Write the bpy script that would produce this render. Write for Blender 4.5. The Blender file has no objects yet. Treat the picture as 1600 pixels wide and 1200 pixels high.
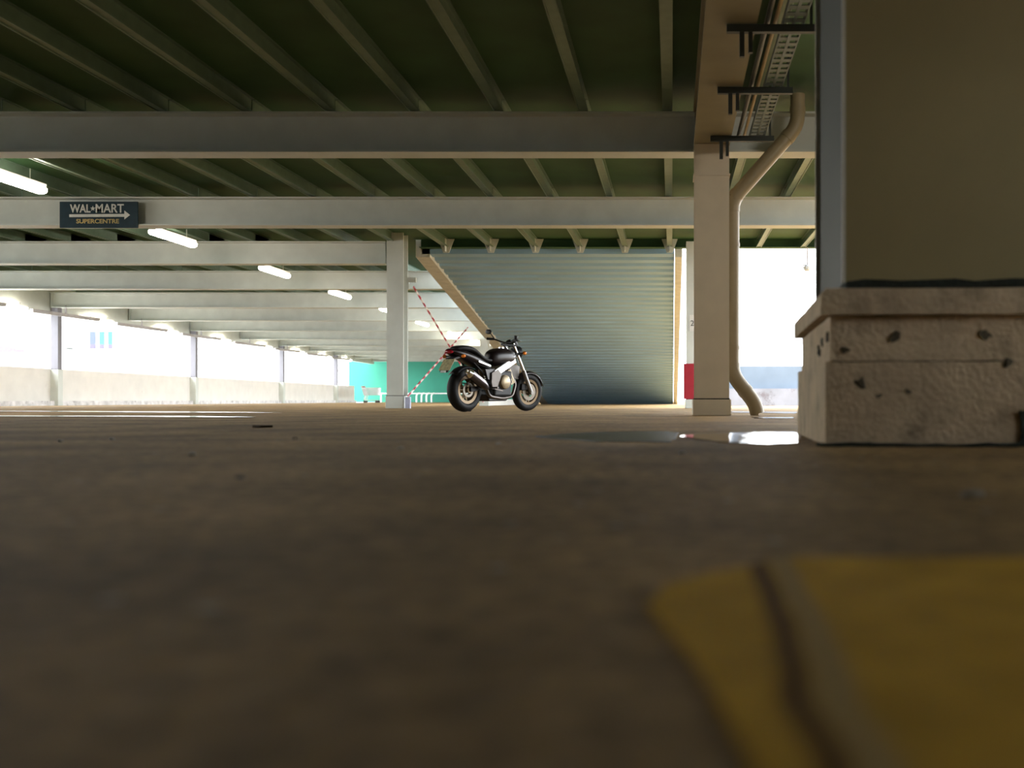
import bpy, bmesh, math, random
from mathutils import Vector, Matrix, noise

random.seed(7)
scene = bpy.context.scene
COL = scene.collection
F = 1600.0                 # focal length in pixels of the 1600 x 1200 frame
VPX, VPY = 1050.0, 625.0   # where the depth lines meet
H = 0.1686                 # height of the lens above the floor

# ------------------------------------------------------------------ camera
cam_data = bpy.data.cameras.new('camera')
cam_data.sensor_width = 36.0
cam_data.lens = 36.0 * F / 1600.0
cam_data.shift_x = -(VPX - 800.0) / 1600.0
cam_data.shift_y = (VPY - 600.0) / 1600.0
cam_data.clip_start = 0.05
cam_data.clip_end = 500.0
cam_data.dof.use_dof = True
cam_data.dof.focus_distance = 14.5
cam_data.dof.aperture_fstop = 1.9
cam = bpy.data.objects.new('camera', cam_data)
cam.location = (0, 0, H)
cam.rotation_euler = (math.radians(90), 0, 0)
COL.objects.link(cam)
scene.camera = cam

# ------------------------------------------------------------------ sky and exposure
world = bpy.data.worlds.new('overcast_sky')
scene.world = world
world.use_nodes = True
bgn = world.node_tree.nodes['Background']
bgn.inputs['Color'].default_value = (0.93, 0.97, 1.0, 1)
bgn.inputs['Strength'].default_value = 1.0
scene.view_settings.view_transform = 'Standard'
scene.view_settings.look = 'None'
scene.view_settings.gamma = 1.0
scene.view_settings.use_curve_mapping = False
scene.view_settings.exposure = 3.5
scene.cycles.max_bounces = 12
scene.cycles.diffuse_bounces = 8
scene.cycles.glossy_bounces = 4
scene.cycles.sample_clamp_indirect = 4.0
LAMP = 5.0                 # strength of the fluorescent diffusers

# ------------------------------------------------------------------ helpers
def px(x, y, d):
    """world point seen at pixel x, y at depth d"""
    return Vector(((x - VPX) / F * d, d, H + (VPY - y) / F * d))

def mat(name, color, rough=0.6, metal=0.0, var=0.12, scale=6.0, bump=0.0, bscale=40.0, emit=None, dirt=None, coat=0.0, dw=0.08, spec=None):
    m = bpy.data.materials.new(name)
    m.use_nodes = True
    nt = m.node_tree
    b = nt.nodes['Principled BSDF']
    b.inputs['Roughness'].default_value = rough
    b.inputs['Metallic'].default_value = metal
    b.inputs['Coat Weight'].default_value = coat
    if spec is not None: b.inputs['Specular IOR Level'].default_value = spec
    tc = nt.nodes.new('ShaderNodeTexCoord')
    n = nt.nodes.new('ShaderNodeTexNoise')
    n.inputs['Scale'].default_value = scale
    n.inputs['Detail'].default_value = 6.0
    nt.links.new(tc.outputs['Object'], n.inputs['Vector'])
    r = nt.nodes.new('ShaderNodeValToRGB')
    r.color_ramp.elements[0].position = 0.3
    r.color_ramp.elements[1].position = 0.7
    lo = [max(0, c * (1 - var)) for c in color]
    hi = [min(1, c * (1 + var)) for c in color]
    r.color_ramp.elements[0].color = (*lo, 1)
    r.color_ramp.elements[1].color = (*hi, 1)
    nt.links.new(n.outputs['Fac'], r.inputs['Fac'])
    out = r.outputs['Color']
    if dirt:                                   # (colour, threshold, scale): stains with a shape of their own
        n2 = nt.nodes.new('ShaderNodeTexNoise')
        n2.inputs['Scale'].default_value = dirt[2]
        n2.inputs['Detail'].default_value = 8.0
        n2.inputs['Roughness'].default_value = 0.65
        nt.links.new(tc.outputs['Object'], n2.inputs['Vector'])
        r2 = nt.nodes.new('ShaderNodeValToRGB')
        r2.color_ramp.elements[0].position = dirt[1]
        r2.color_ramp.elements[0].color = (0, 0, 0, 1)
        r2.color_ramp.elements[1].position = min(1, dirt[1] + dw)
        r2.color_ramp.elements[1].color = (1, 1, 1, 1)
        nt.links.new(n2.outputs['Fac'], r2.inputs['Fac'])
        mx = nt.nodes.new('ShaderNodeMixRGB')
        mx.inputs['Color2'].default_value = (*dirt[0], 1)
        nt.links.new(r2.outputs['Color'], mx.inputs['Fac'])
        nt.links.new(out, mx.inputs['Color1'])
        out = mx.outputs['Color']
    nt.links.new(out, b.inputs['Base Color'])
    if bump:
        nb = nt.nodes.new('ShaderNodeTexNoise')
        nb.inputs['Scale'].default_value = bscale
        nb.inputs['Detail'].default_value = 5.0
        nt.links.new(tc.outputs['Object'], nb.inputs['Vector'])
        bp = nt.nodes.new('ShaderNodeBump')
        bp.inputs['Strength'].default_value = bump
        bp.inputs['Distance'].default_value = 0.01
        nt.links.new(nb.outputs['Fac'], bp.inputs['Height'])
        nt.links.new(bp.outputs['Normal'], b.inputs['Normal'])
    if emit:
        b.inputs['Emission Color'].default_value = (*emit[0], 1)
        b.inputs['Emission Strength'].default_value = emit[1]
    return m

class MB:
    """collects shapes, then links them as ONE mesh object"""
    def __init__(self):
        self.bm = bmesh.new()
        self.mi = 0
    def _face(self, vs):
        try:
            f = self.bm.faces.new(vs)
            f.material_index = self.mi
            return f
        except ValueError:
            return None
    def box(self, x0, x1, y0, y1, z0, z1, M=None):
        c = [(x0,y0,z0),(x1,y0,z0),(x1,y1,z0),(x0,y1,z0),(x0,y0,z1),(x1,y0,z1),(x1,y1,z1),(x0,y1,z1)]
        v = [self.bm.verts.new((M @ Vector(p)) if M else p) for p in c]
        for f in ((0,3,2,1),(4,5,6,7),(0,1,5,4),(1,2,6,5),(2,3,7,6),(3,0,4,7)):
            self._face([v[i] for i in f])
        return self
    def bar(self, p0, p1, w, h, up=(0,0,1), w1=None, h1=None):
        """a rectangular bar from p0 to p1"""
        p0, p1 = Vector(p0), Vector(p1)
        t = (p1 - p0).normalized()
        s = t.cross(Vector(up))
        if s.length < 1e-5: s = t.cross(Vector((1,0,0)))
        s.normalize(); u = s.cross(t)
        rings = []
        for p, a, b in ((p0, w, h), (p1, w1 or w, h1 or h)):
            rings.append([self.bm.verts.new(p + s*sx*a/2 + u*sz*b/2) for sx, sz in ((-1,-1),(1,-1),(1,1),(-1,1))])
        self._loft(rings)
        return self
    def _loft(self, rings, closed=True, caps=True):
        n = len(rings[0])
        for a, b in zip(rings[:-1], rings[1:]):
            for i in range(n if closed else n-1):
                j = (i+1) % n
                self._face([a[i], a[j], b[j], b[i]])
        if caps:
            self._face(list(reversed(rings[0]))); self._face(rings[-1])
    def tube(self, pts, r, n=10, caps=True):
        pts = [Vector(p) for p in pts]
        rs = r if isinstance(r, (list, tuple)) else [r]*len(pts)
        rings = []
        prev = None
        for i, p in enumerate(pts):
            if i == 0: t = pts[1]-pts[0]
            elif i == len(pts)-1: t = pts[-1]-pts[-2]
            else: t = (pts[i+1]-pts[i]).normalized() + (pts[i]-pts[i-1]).normalized()
            t.normalize()
            if prev is None:
                s = t.cross(Vector((0,0,1)))
                if s.length < 1e-3: s = t.cross(Vector((0,1,0)))
            else:
                s = prev - t*prev.dot(t)
            s.normalize(); prev = s
            u = t.cross(s)
            rings.append([self.bm.verts.new(p + (s*math.cos(2*math.pi*k/n) + u*math.sin(2*math.pi*k/n))*rs[i]) for k in range(n)])
        self._loft(rings, True, caps)
        return self
    def cyl(self, p0, p1, r, n=16, r1=None):
        return self.tube([p0, p1], [r, r if r1 is None else r1], n)
    def prism(self, poly, a0, a1, plane='xz'):
        """extrude a 2-D outline"""
        def P(u, v, a):
            return {'xz': (u, a, v), 'yz': (a, u, v), 'xy': (u, v, a)}[plane]
        A = [self.bm.verts.new(P(u, v, a0)) for u, v in poly]
        B = [self.bm.verts.new(P(u, v, a1)) for u, v in poly]
        self._loft([A, B])
        return self
    def lathe(self, prof, c, n=32, axis='y', closed=False):
        """prof: (radius, offset along the axis)"""
        rings = []
        for k in range(n):
            a = 2*math.pi*k/n
            ring = []
            for r, o in prof:
                if axis == 'y': p = (c[0]+r*math.cos(a), c[1]+o, c[2]+r*math.sin(a))
                elif axis == 'z': p = (c[0]+r*math.cos(a), c[1]+r*math.sin(a), c[2]+o)
                else: p = (c[0]+o, c[1]+r*math.cos(a), c[2]+r*math.sin(a))
                ring.append(self.bm.verts.new(p))
            rings.append(ring)
        m = len(prof)
        for k in range(n):
            a, b = rings[k], rings[(k+1) % n]
            for i in range(m if closed else m-1):
                j = (i+1) % m
                self._face([a[i], a[j], b[j], b[i]])
        if not closed:
            self._face([r[0] for r in rings]); self._face([r[-1] for r in rings])
        return self
    def loft(self, secs, n=16, e=2.4, y0=0.0):
        """body along x: (x, z centre, half width, half height)"""
        rings = []
        for x, zc, hw, hh in secs:
            ring = []
            for k in range(n):
                a = 2*math.pi*k/n
                ca, sa = math.cos(a), math.sin(a)
                ring.append(self.bm.verts.new((x, y0 + math.copysign(abs(ca)**(2/e), ca)*hw, zc + math.copysign(abs(sa)**(2/e), sa)*hh)))
            rings.append(ring)
        self._loft(rings)
        return self
    def ball(self, c, rx, ry, rz, nu=14, nv=8):
        rings = []
        for j in range(1, nv):
            t = math.pi*j/nv
            rings.append([self.bm.verts.new((c[0]+rx*math.sin(t)*math.cos(2*math.pi*i/nu), c[1]+ry*math.sin(t)*math.sin(2*math.pi*i/nu), c[2]+rz*math.cos(t))) for i in range(nu)])
        self._loft(rings)
        return self
    def transform(self, M):
        bmesh.ops.transform(self.bm, matrix=M, verts=self.bm.verts[:])
        return self
    def build(self, name, m, parent=None, loc=(0,0,0), rotz=0.0, smooth=False, bevel=0.0, subsurf=0):
        bmesh.ops.recalc_face_normals(self.bm, faces=self.bm.faces[:])
        me = bpy.data.meshes.new(name)
        self.bm.to_mesh(me); self.bm.free()
        for mm in (m if isinstance(m, (list, tuple)) else [m]): me.materials.append(mm)
        if smooth:
            for p in me.polygons: p.use_smooth = True
        o = bpy.data.objects.new(name, me)
        COL.objects.link(o)
        o.location = loc; o.rotation_euler = (0, 0, rotz)
        if parent: o.parent = parent
        if bevel:
            b = o.modifiers.new('bevel', 'BEVEL'); b.width = bevel; b.segments = 2; b.limit_method = 'ANGLE'
        if subsurf:
            s = o.modifiers.new('subsurf', 'SUBSURF'); s.levels = subsurf; s.render_levels = subsurf
        if smooth and not subsurf:
            try:
                me.set_sharp_from_angle(angle=math.radians(40))
            except Exception: pass
        return o

def tag(o, label, cat, group=None, kind=None):
    o['label'] = label; o['category'] = cat
    if group: o['group'] = group
    if kind: o['kind'] = kind
    return o
def thing(name, label, cat, loc=(0,0,0), rotz=0.0, group=None):
    o = bpy.data.objects.new(name, None); COL.objects.link(o)
    o.location = loc; o.rotation_euler = (0, 0, rotz); o.empty_display_size = 0.1
    return tag(o, label, cat, group)
def struct(o, label=None, cat=None):
    o['kind'] = 'structure'
    if label: o['label'] = label
    if cat: o['category'] = cat
    return o
def dup(root, loc, rotz=None, label=None):
    r = root.copy(); COL.objects.link(r); r.location = loc
    if rotz is not None: r.rotation_euler = (0, 0, rotz)
    if label: r['label'] = label
    for ch in list(root.children):
        c = ch.copy(); COL.objects.link(c); c.parent = r
        for g in ch.children:
            d = g.copy(); COL.objects.link(d); d.parent = c
    return r
ORD = ['first','second','third','fourth','fifth','sixth','seventh','eighth','ninth','tenth','eleventh','twelfth','thirteenth',
       'fourteenth','fifteenth','sixteenth','seventeenth','eighteenth','nineteenth','twentieth']

# ------------------------------------------------------------------ materials
M_beam  = mat('cream_painted_steel', (0.57, 0.60, 0.56), 0.5, 0, 0.06, 3.0)
M_col   = mat('warm_cream_steel', (0.70, 0.61, 0.47), 0.5, 0, 0.06, 3.0)
M_pcol  = mat('grey_perimeter_steel', (0.17, 0.165, 0.19), 0.5, 0, 0.06, 3.0)
M_joist = mat('grey_galvanised_steel', (0.14, 0.21, 0.15), 0.42, 0.3, 0.1, 8.0)
M_deck  = mat('dark_green_deck', (0.03, 0.09, 0.03), 0.7, 0, 0.15, 2.0)
M_para  = mat('pale_painted_wall', (0.72, 0.70, 0.66), 0.8, 0, 0.05, 2.0, dirt=((0.5,0.47,0.43), 0.68, 1.5))
M_kerb  = mat('speckled_kerb', (0.66, 0.64, 0.64), 0.85, 0, 0.3, 4.0, dirt=((0.38,0.36,0.36), 0.58, 3.0))
M_green = mat('green_wall_paint', (0.025, 0.24, 0.165), 0.7, 0, 0.08, 1.0)
M_blueg = mat('pale_blue_render', (0.10, 0.13, 0.17), 0.8, 0, 0.12, 1.0)
M_plinth2 = mat('grey_wall_base', (0.17, 0.175, 0.20), 0.85, 0, 0.2, 1.5, dirt=((0.10,0.09,0.10), 0.55, 1.2))
M_back  = mat('dull_back_wall', (0.28, 0.25, 0.18), 0.85)
M_white = mat('white_paint', (0.82, 0.82, 0.82), 0.6, 0, 0.04)
M_fascia = mat('white_facade', (0.85, 0.84, 0.85), 0.8, 0, 0.03)
M_lamp  = mat('glowing_diffuser', (0.9, 0.88, 0.82), 0.4, emit=((1.0, 0.9, 0.76), LAMP))
M_fit   = mat('white_lamp_housing', (0.7, 0.69, 0.66), 0.4)
M_sign  = mat('dark_blue_sign', (0.004, 0.026, 0.042), 0.7, 0, 0.2, 9.0)
M_swhite = mat('sign_white', (0.72, 0.72, 0.68), 0.5)
M_syell = mat('sign_yellow', (0.55, 0.42, 0.16), 0.5)
M_red   = mat('red_paint', (0.30, 0.008, 0.022), 0.5)
M_cred  = mat('red_plastic', (0.45, 0.02, 0.05), 0.4)
M_cwhite = mat('white_plastic', (0.8, 0.75, 0.72), 0.4)
M_ramp  = mat('blue_grey_profiled_steel', (0.25, 0.40, 0.53), 0.55, 0.0, 0.06, 1.0)
M_string = mat('cream_grey_stringer', (0.50, 0.49, 0.42), 0.55)
M_pipe  = mat('cream_drain_pipe', (0.31, 0.25, 0.15), 0.5, 0, 0.1, 4.0)
M_dark  = mat('dark_bracket_steel', (0.03, 0.035, 0.03), 0.5, 0.3)
M_tray  = mat('galvanised_tray', (0.14, 0.19, 0.20), 0.5, 0.3)
M_cond  = mat('tan_conduit', (0.55, 0.42, 0.22), 0.45)
M_pier  = mat('olive_cream_pier', (0.32, 0.25, 0.11), 0.6, 0, 0.08, 2.0)
M_piers = mat('shaded_pier_web', (0.06, 0.065, 0.05), 0.6, 0, 0.1, 2.0)  # recess shade between the pier flanges put into the web colour
M_edge_lit  = mat('flange_edge_highlight', (0.62, 0.58, 0.50), 0.4)  # light catching the flange edges, painted in as a paler colour
M_conc  = mat('stained_concrete', (0.56, 0.425, 0.27), 0.9, 0, 0.16, 7.0, 0.6, 45.0, dirt=((0.14, 0.11, 0.065), 0.54, 5.0), dw=0.3)
M_spot  = mat('dark_chipped_concrete', (0.09, 0.075, 0.045), 0.95, 0, 0.4, 30.0, 0.8, 60.0)
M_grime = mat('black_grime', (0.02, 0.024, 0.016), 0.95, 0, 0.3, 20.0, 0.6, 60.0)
M_rail  = mat('grey_rail', (0.42, 0.40, 0.42), 0.5)

def floor_material():
    m = mat('worn_concrete_floor', (0.31, 0.192, 0.072), 0.82, 0, 0.5, 1.6, 0.6, 30.0,
            dirt=((0.10, 0.07, 0.035), 0.52, 3.2), dw=0.25)
    nt = m.node_tree
    b = nt.nodes['Principled BSDF']
    b.inputs['Specular IOR Level'].default_value = 0.25
    src = b.inputs['Base Color'].links[0].from_socket
    tc = [n for n in nt.nodes if n.type == 'TEX_COORD'][0]
    # expansion joints every 6.4 m running across the floor
    sep = nt.nodes.new('ShaderNodeSeparateXYZ')
    nt.links.new(tc.outputs['Object'], sep.inputs[0])
    wob = nt.nodes.new('ShaderNodeTexNoise'); wob.inputs['Scale'].default_value = 1.2
    nt.links.new(tc.outputs['Object'], wob.inputs['Vector'])
    def math_(op, a, bb):
        n = nt.nodes.new('ShaderNodeMath'); n.operation = op
        for i, v in enumerate((a, bb)):
            if isinstance(v, (int, float)): n.inputs[i].default_value = v
            else: nt.links.new(v, n.inputs[i])
        return n.outputs[0]
    y = math_('ADD', sep.outputs['Y'], math_('MULTIPLY', wob.outputs['Fac'], 0.06))
    y = math_('ADD', y, 60 - 4.35)
    md = math_('ABSOLUTE', math_('SUBTRACT', math_('MODULO', math_('ADD', y, 3.2), 6.4), 5.63), 0)
    line = math_('LESS_THAN', md, 0.028)
    mx = nt.nodes.new('ShaderNodeMixRGB')
    mx.inputs['Color2'].default_value = (0.04, 0.035, 0.025, 1)
    nt.links.new(math_('MULTIPLY', line, 0.75), mx.inputs['Fac'])
    nt.links.new(src, mx.inputs['Color1'])
    gr = nt.nodes.new('ShaderNodeTexNoise'); gr.inputs['Scale'].default_value = 22.0; gr.inputs['Detail'].default_value = 6.0; gr.inputs['Roughness'].default_value = 0.7
    nt.links.new(tc.outputs['Object'], gr.inputs['Vector'])
    gm = nt.nodes.new('ShaderNodeMapRange'); gm.inputs['From Min'].default_value = 0.35; gm.inputs['From Max'].default_value = 0.65
    gm.inputs['To Min'].default_value = 0.55; gm.inputs['To Max'].default_value = 1.45
    nt.links.new(gr.outputs['Fac'], gm.inputs['Value'])
    vm = nt.nodes.new('ShaderNodeVectorMath'); vm.operation = 'SCALE'
    nt.links.new(mx.outputs['Color'], vm.inputs[0]); nt.links.new(gm.outputs[0], vm.inputs['Scale'])
    # pale speckles
    sp = nt.nodes.new('ShaderNodeTexVoronoi'); sp.inputs['Scale'].default_value = 9.0
    nt.links.new(tc.outputs['Object'], sp.inputs['Vector'])
    mx2 = nt.nodes.new('ShaderNodeMixRGB')
    mx2.inputs['Color2'].default_value = (0.42, 0.38, 0.31, 1)
    nt.links.new(math_('MULTIPLY', math_('LESS_THAN', sp.outputs['Distance'], 0.09), 0.8), mx2.inputs['Fac'])
    nt.links.new(vm.outputs[0], mx2.inputs['Color1'])
    nt.links.new(mx2.outputs['Color'], b.inputs['Base Color'])
    return m
M_floor = floor_material()

# ------------------------------------------------------------------ setting
def wallx(y): return -16.4 - 0.069*y            # the parapet line drifts outwards with depth

f = MB(); f.prism([(wallx(-9)-0.1, -9), (40, -9), (40, 130), (wallx(130)-0.1, 130)], -0.3, 0, 'xy')
struct(f.build('floor', M_floor))
f = MB(); f.prism([(wallx(-30)-0.1, -30), (wallx(130)-0.1, 130), (-110, 130), (-110, -30)], -0.5, -0.2, 'xy')
struct(f.build('ground', mat('pale_bounce_ground', (0.5, 0.49, 0.46), 0.9)))  # unseen outside ground, added pale to bounce sky light onto the ceiling

ZB, ZJ, ZD = 2.75+H, 3.20+H, 3.38+H             # undersides of beams, joists and deck
c = MB()
c.prism([(wallx(-9)-0.5, -9), (5, -9), (5, 21.6), (-5.45, 21.6), (-5.45, 76), (-22.6, 76), (wallx(21.6)-0.6, 21.6), (wallx(-9)-0.5, 8)], ZD, ZD+0.25, 'xy')
struct(c.build('ceiling', M_deck))

w = MB()
ya, yb = -9.0, 68.0
t = 0.18
w.prism([(wallx(ya), ya), (wallx(yb), yb), (wallx(yb)-t, yb), (wallx(ya)-t, ya)], 0, 1.10, 'xy')
struct(w.build('wall_left', M_para))
w = MB()
w.prism([(wallx(ya)+0.01, ya), (wallx(yb)+0.01, yb), (wallx(yb)+0.13, yb), (wallx(ya)+0.13, ya)], 0, 0.14, 'xy')
struct(w.build('baseboard_left', M_kerb))
w = MB(); w.box(-24, -0.3, 76.0, 76.3, 0, 6.0)
struct(w.build('wall_far', M_green))
w = MB(); w.box(wallx(-9), 5.0, -9.2, -9, 0, ZD)
struct(w.build('wall_back_lightblock', M_back))  # unseen wall added to keep sky light from behind off the floor
w = MB(); w.prism([(wallx(-9), -9), (wallx(5.5), 5.5), (wallx(5.5)-0.17, 5.5), (wallx(-9)-0.17, -9)], 1.1, ZD, 'xy')
struct(w.build('wall_side_lightblock', M_back))  # unseen wall added above the parapet to block light from the near left
w = MB(); w.box(5.0, 5.2, -9, 12, 0, 0.9); w.box(5.0, 5.2, -9, 12, 2.2, 4); w.box(5.0, 5.2, 2.6, 12, 0.9, 2.2); w.box(5.0, 5.2, -9, 0.6, 0.9, 2.2)
struct(w.build('wall_near_lightgap', M_back))  # unseen wall, its opening shaped to let side light onto pier and column
w = MB(); w.box(0.6, 16, 30.0, 30.25, 0, 1.16)
struct(w.build('wall_right', M_blueg))
w = MB(); w.box(0.6, 16, 29.75, 29.99, 0, 0.50)
struct(w.build('baseboard_right', M_plinth2))

# ------------------------------------------------------------------ steel frame
BY = [11.5, 16.27, 20.78, 25.5, 30.6, 35.65, 40.95, 46.6, 52.2, 57.6, 62.8, 68.0, 73.2]
def i_beam(x0, x1, name, label, y, group='cross beams'):
    b = MB(); hw = 0.15; hh = ZJ - ZB
    L = x1 - x0
    b.box(0, L, -hw, hw, 0, 0.022)
    b.box(0, L, -0.008, 0.008, 0.0221, hh-0.0221)
    b.box(0, L, -hw, hw, hh-0.022, hh)
    n = max(2, int(L/4.7))
    for k in range(n+1):                       # web stiffeners and end plates
        xs = min(max(L*k/n, 0.006), L-0.006)
        b.box(xs-0.006, xs+0.006, -hw+0.02, hw-0.02, 0.022, hh-0.022) if k in (0, n) else None
    o = b.build(name, M_beam, loc=(x0, y, ZB))
    return tag(o, label, 'beam', group)
BL = ['first steel cross beam, passing the column with the drain pipe',
      'second steel cross beam, carrying the dark blue arrow sign',
      'third steel cross beam, ending at the slim column beside the ramp']
def nth_beam(i):
    return BL[i] if i < 3 else 'pale steel cross beam, %s one beyond the beam ending at the slim column' % ORD[i-3]
beam_proto = None
for i, y in enumerate(BY):
    xl = wallx(y) + 0.02
    xr = 4.8 if i < 2 else (-5.78 if i == 2 else -5.6)
    i_beam(xl, xr, 'steel_beam', nth_beam(i), y)

# girder running in depth over the pipe column
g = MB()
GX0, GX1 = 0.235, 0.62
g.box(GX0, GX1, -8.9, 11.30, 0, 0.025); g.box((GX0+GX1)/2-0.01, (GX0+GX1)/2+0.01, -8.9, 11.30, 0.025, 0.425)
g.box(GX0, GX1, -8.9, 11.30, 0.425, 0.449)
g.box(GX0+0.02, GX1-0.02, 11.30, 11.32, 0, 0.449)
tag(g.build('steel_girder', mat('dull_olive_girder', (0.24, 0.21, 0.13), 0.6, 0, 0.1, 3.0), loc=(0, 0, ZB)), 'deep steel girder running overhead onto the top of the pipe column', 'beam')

# edge trimmer where the deck stops at the ramp well
g = MB(); g.box(-5.3, 4.9, 21.62, 21.68, ZJ, ZD+0.25); g.box(-5.3, 4.9, 21.46, 21.62, ZJ, ZJ+0.012)
tag(g.build('edge_trimmer', M_deck), 'dark steel edge channel closing the deck above the ramp top', 'beam')

# perimeter edge beam
g = MB()
g.prism([(wallx(6)-0.02, 6), (wallx(74)-0.02, 74), (wallx(74)-0.2, 74), (wallx(6)-0.2, 6)], 2.58+H, ZD, 'xy')
tag(g.build('edge_beam', M_beam), 'long cream edge beam running above the parapet opening', 'beam')

# joists
def joist_mesh(L):
    b = MB(); hw = 0.055; hh = ZD - ZJ
    b.box(-hw, hw, 0, L, 0.012, 0.02)
    b.box(-hw, -hw+0.012, 0, L, 0, 0.012); b.box(hw-0.012, hw, 0, L, 0, 0.012)
    b.box(-0.006, 0.006, 0, L, 0.02, hh-0.008)
    b.box(-hw*0.8, hw*0.8, 0, L, hh-0.008, hh)
    return b
bays = [(6.0, BY[0], -7.6, 4.5), (BY[0], BY[1], -10.4, 4.5), (BY[1], 21.5, -13.2, 4.5)] + [(BY[i], BY[i+1], -99, -5.9) for i in range(2, len(BY)-1)]
JX = [-0.05 - 0.935*k for k in range(0, 24)] 
JR = [0.93, 1.82, 2.75, 3.69]
for bi, (y0, y1, xl, xr) in enumerate(bays):
    L = y1 - y0 - 0.02
    xmin = max(xl, wallx(y0) + 0.5)
    xs = [x for x in JX if xmin < x < xr]
    if bi == 2: xs_in = xs
    proto = joist_mesh(L).build('ceiling_joist', M_joist)
    if bi == 0: where = 'before the first cross beam'
    elif bi == 1: where = 'between the first and second cross beams'
    elif bi == 2: where = 'between the second and third cross beams'
    else: where = 'between the %s and %s cross beams' % (ORD[bi-1], ORD[bi])
    side = 'the ramp side' if bi > 2 else 'the pipe column'
    first = True
    for k, x in enumerate(xs):
        o = proto if first else proto.copy()
        if not first: COL.objects.link(o)
        first = False
        o.location = (x, y0 + 0.01, ZJ)
        tag(o, 'steel joist %s, %s from %s' % (where, ORD[k], side), 'joist', 'ceiling joists')
    if bi < 3:
        for k, x in enumerate(JR if bi else JR[:1]):
            o = proto.copy(); COL.objects.link(o); o.location = (x, y0 + 0.01, ZJ)
            tag(o, 'steel joist %s, %s towards the stone-footed pier' % (where, ORD[k]), 'joist', 'ceiling joists')

# tapered end plates of the joists at the ramp top
gp = MB(); gp.prism([(-0.17, 0.19), (0.17, 0.19), (0.06, -0.10), (-0.06, -0.10)], -0.012, 0.012, 'xz')
gp.box(-0.008, 0.008, -0.15, -0.012, -0.08, 0.19)
gp0 = gp.build('joist_bracket', M_beam)
for k in range(6):
    o = gp0 if k == 0 else gp0.copy()
    if k: COL.objects.link(o)
    o.location = (JX[k], 21.43, ZJ - 0.02)
    tag(o, 'tapered steel bracket above the ramp top, %s from the red banded column' % ORD[k], 'bracket', 'brackets above the ramp')

# ------------------------------------------------------------------ columns
def h_column(name, label, x0, x1, y0, dep, ztop, base=None, seam=None, group=None, M_col=M_beam, M_base=None, web=0.012):
    t = thing(name, label, 'column', ((x0+x1)/2, y0, 0), 0, group)
    hw = (x1-x0)/2
    b = MB()
    b.box(-hw, hw, 0, 0.025, 0, ztop); b.box(-hw, hw, dep-0.025, dep, 0, ztop); b.box(-web, web, 0.0251, dep-0.0251, 0, ztop)
    b.build('shaft', M_col, t)
    if base:
        b = MB(); b.box(-hw-0.02, hw+0.02, -0.02, dep+0.02, 0, base)
        b.build('base_casing', M_base or M_col, t, bevel=0.008)
        b = MB(); b.box(-hw-0.005, hw+0.005, -0.006, dep+0.006, base, base+0.012)
        b.build('base_seam', M_grime, t)
    if seam:
        b = MB(); b.box(-hw-0.012, hw+0.012, -0.012, dep+0.012, seam, seam+0.02)
        b.build('splice_plate', M_col, t)
    return t
pc = h_column('steel_column', 'broad cream steel column with a drain pipe behind it', 0.242, 0.615, 11.0, 0.34, ZB, 0.175, seam=2.58, M_col=M_col)
sc_ = h_column('steel_column', 'slim cream column where the chains cross beside the ramp', -5.745, -5.41, 20.62, 0.36, ZD-0.01, 0.25)
rc = h_column('steel_column', 'column with a red painted band, half hidden behind the broad column', 0.285, 0.62, 20.60, 0.34, ZJ-0.01, 0.18)
b = MB(); b.box(-0.215, 0.19, -0.03, 0.37, 0.19, 0.90); b.build('red_band', M_red, rc)
b = MB(); b.box(-0.10, 0.05, -0.012, -0.001, 1.55, 1.88); pl = b.build('number_plate', M_swhite, rc)
h_column('ramp_post', 'short cream post holding up the sloping ramp edge', -5.53, -5.30, 29.5, 0.24, 1.93, 0.30)
for k, (i, lab) in enumerate(((4, 'slender perimeter column standing at the parapet near the blue windows'), (6, 'washed-out perimeter column at the parapet, first beyond the slender one'),
               (8, 'washed-out perimeter column at the parapet, second beyond the slender one'), (10, 'thin dark perimeter column near the parapet end'))):
    x = wallx(BY[i])
    h_column('steel_column', lab, x+0.005, x+0.22, BY[i]-0.1, 0.2, ZB, 1.08, group='perimeter columns', M_col=M_pcol, M_base=M_beam, web=0.1)

# ------------------------------------------------------------------ drain pipe
t = thing('drain_pipe', 'cream drain pipe kinking down beside the broad column', 'pipe', (0.655, 11.17, 0))
def bend(pts, r=0.18, n=5):
    out = [Vector(pts[0])]
    for a, b_, c_ in zip(pts[:-2], pts[1:-1], pts[2:]):
        a, b_, c_ = Vector(a), Vector(b_), Vector(c_)
        u = (a-b_).normalized()*r; v = (c_-b_).normalized()*r
        for k in range(n+1):
            s = k/n
            out.append((b_+u)*(1-s)**2 + b_*2*s*(1-s) + (b_+v)*s**2)
    out.append(Vector(pts[-1]))
    return out
b = MB(); b.tube(bend([(0.715,0,3.50),(0.715,0,3.16),(0.0,0,2.35),(0,0,0.45),(0.275,0,0.10),(0.275,0,0.0)], 0.12), 0.08, 18)
b.build('pipe', M_pipe, t, smooth=True)
for p, q in (((0.715,0,3.30),(0.715,0,3.36)), ((0.63,0,3.063),(0.59,0,3.018)), ((0.06,0,2.418),(0.02,0,2.373)),
             ((0,0,2.62-0.4),(0,0,2.68-0.4)), ((0,0,1.84),(0,0,1.88)), ((0,0,0.72),(0,0,0.76)), ((0,0,0.53),(0,0,0.57)), ((0.13,0,0.285),(0.16,0,0.247))):
    b = MB(); b.cyl(p, q, 0.086, 18); b.build('coupling', M_pipe, t, smooth=True)

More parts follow.
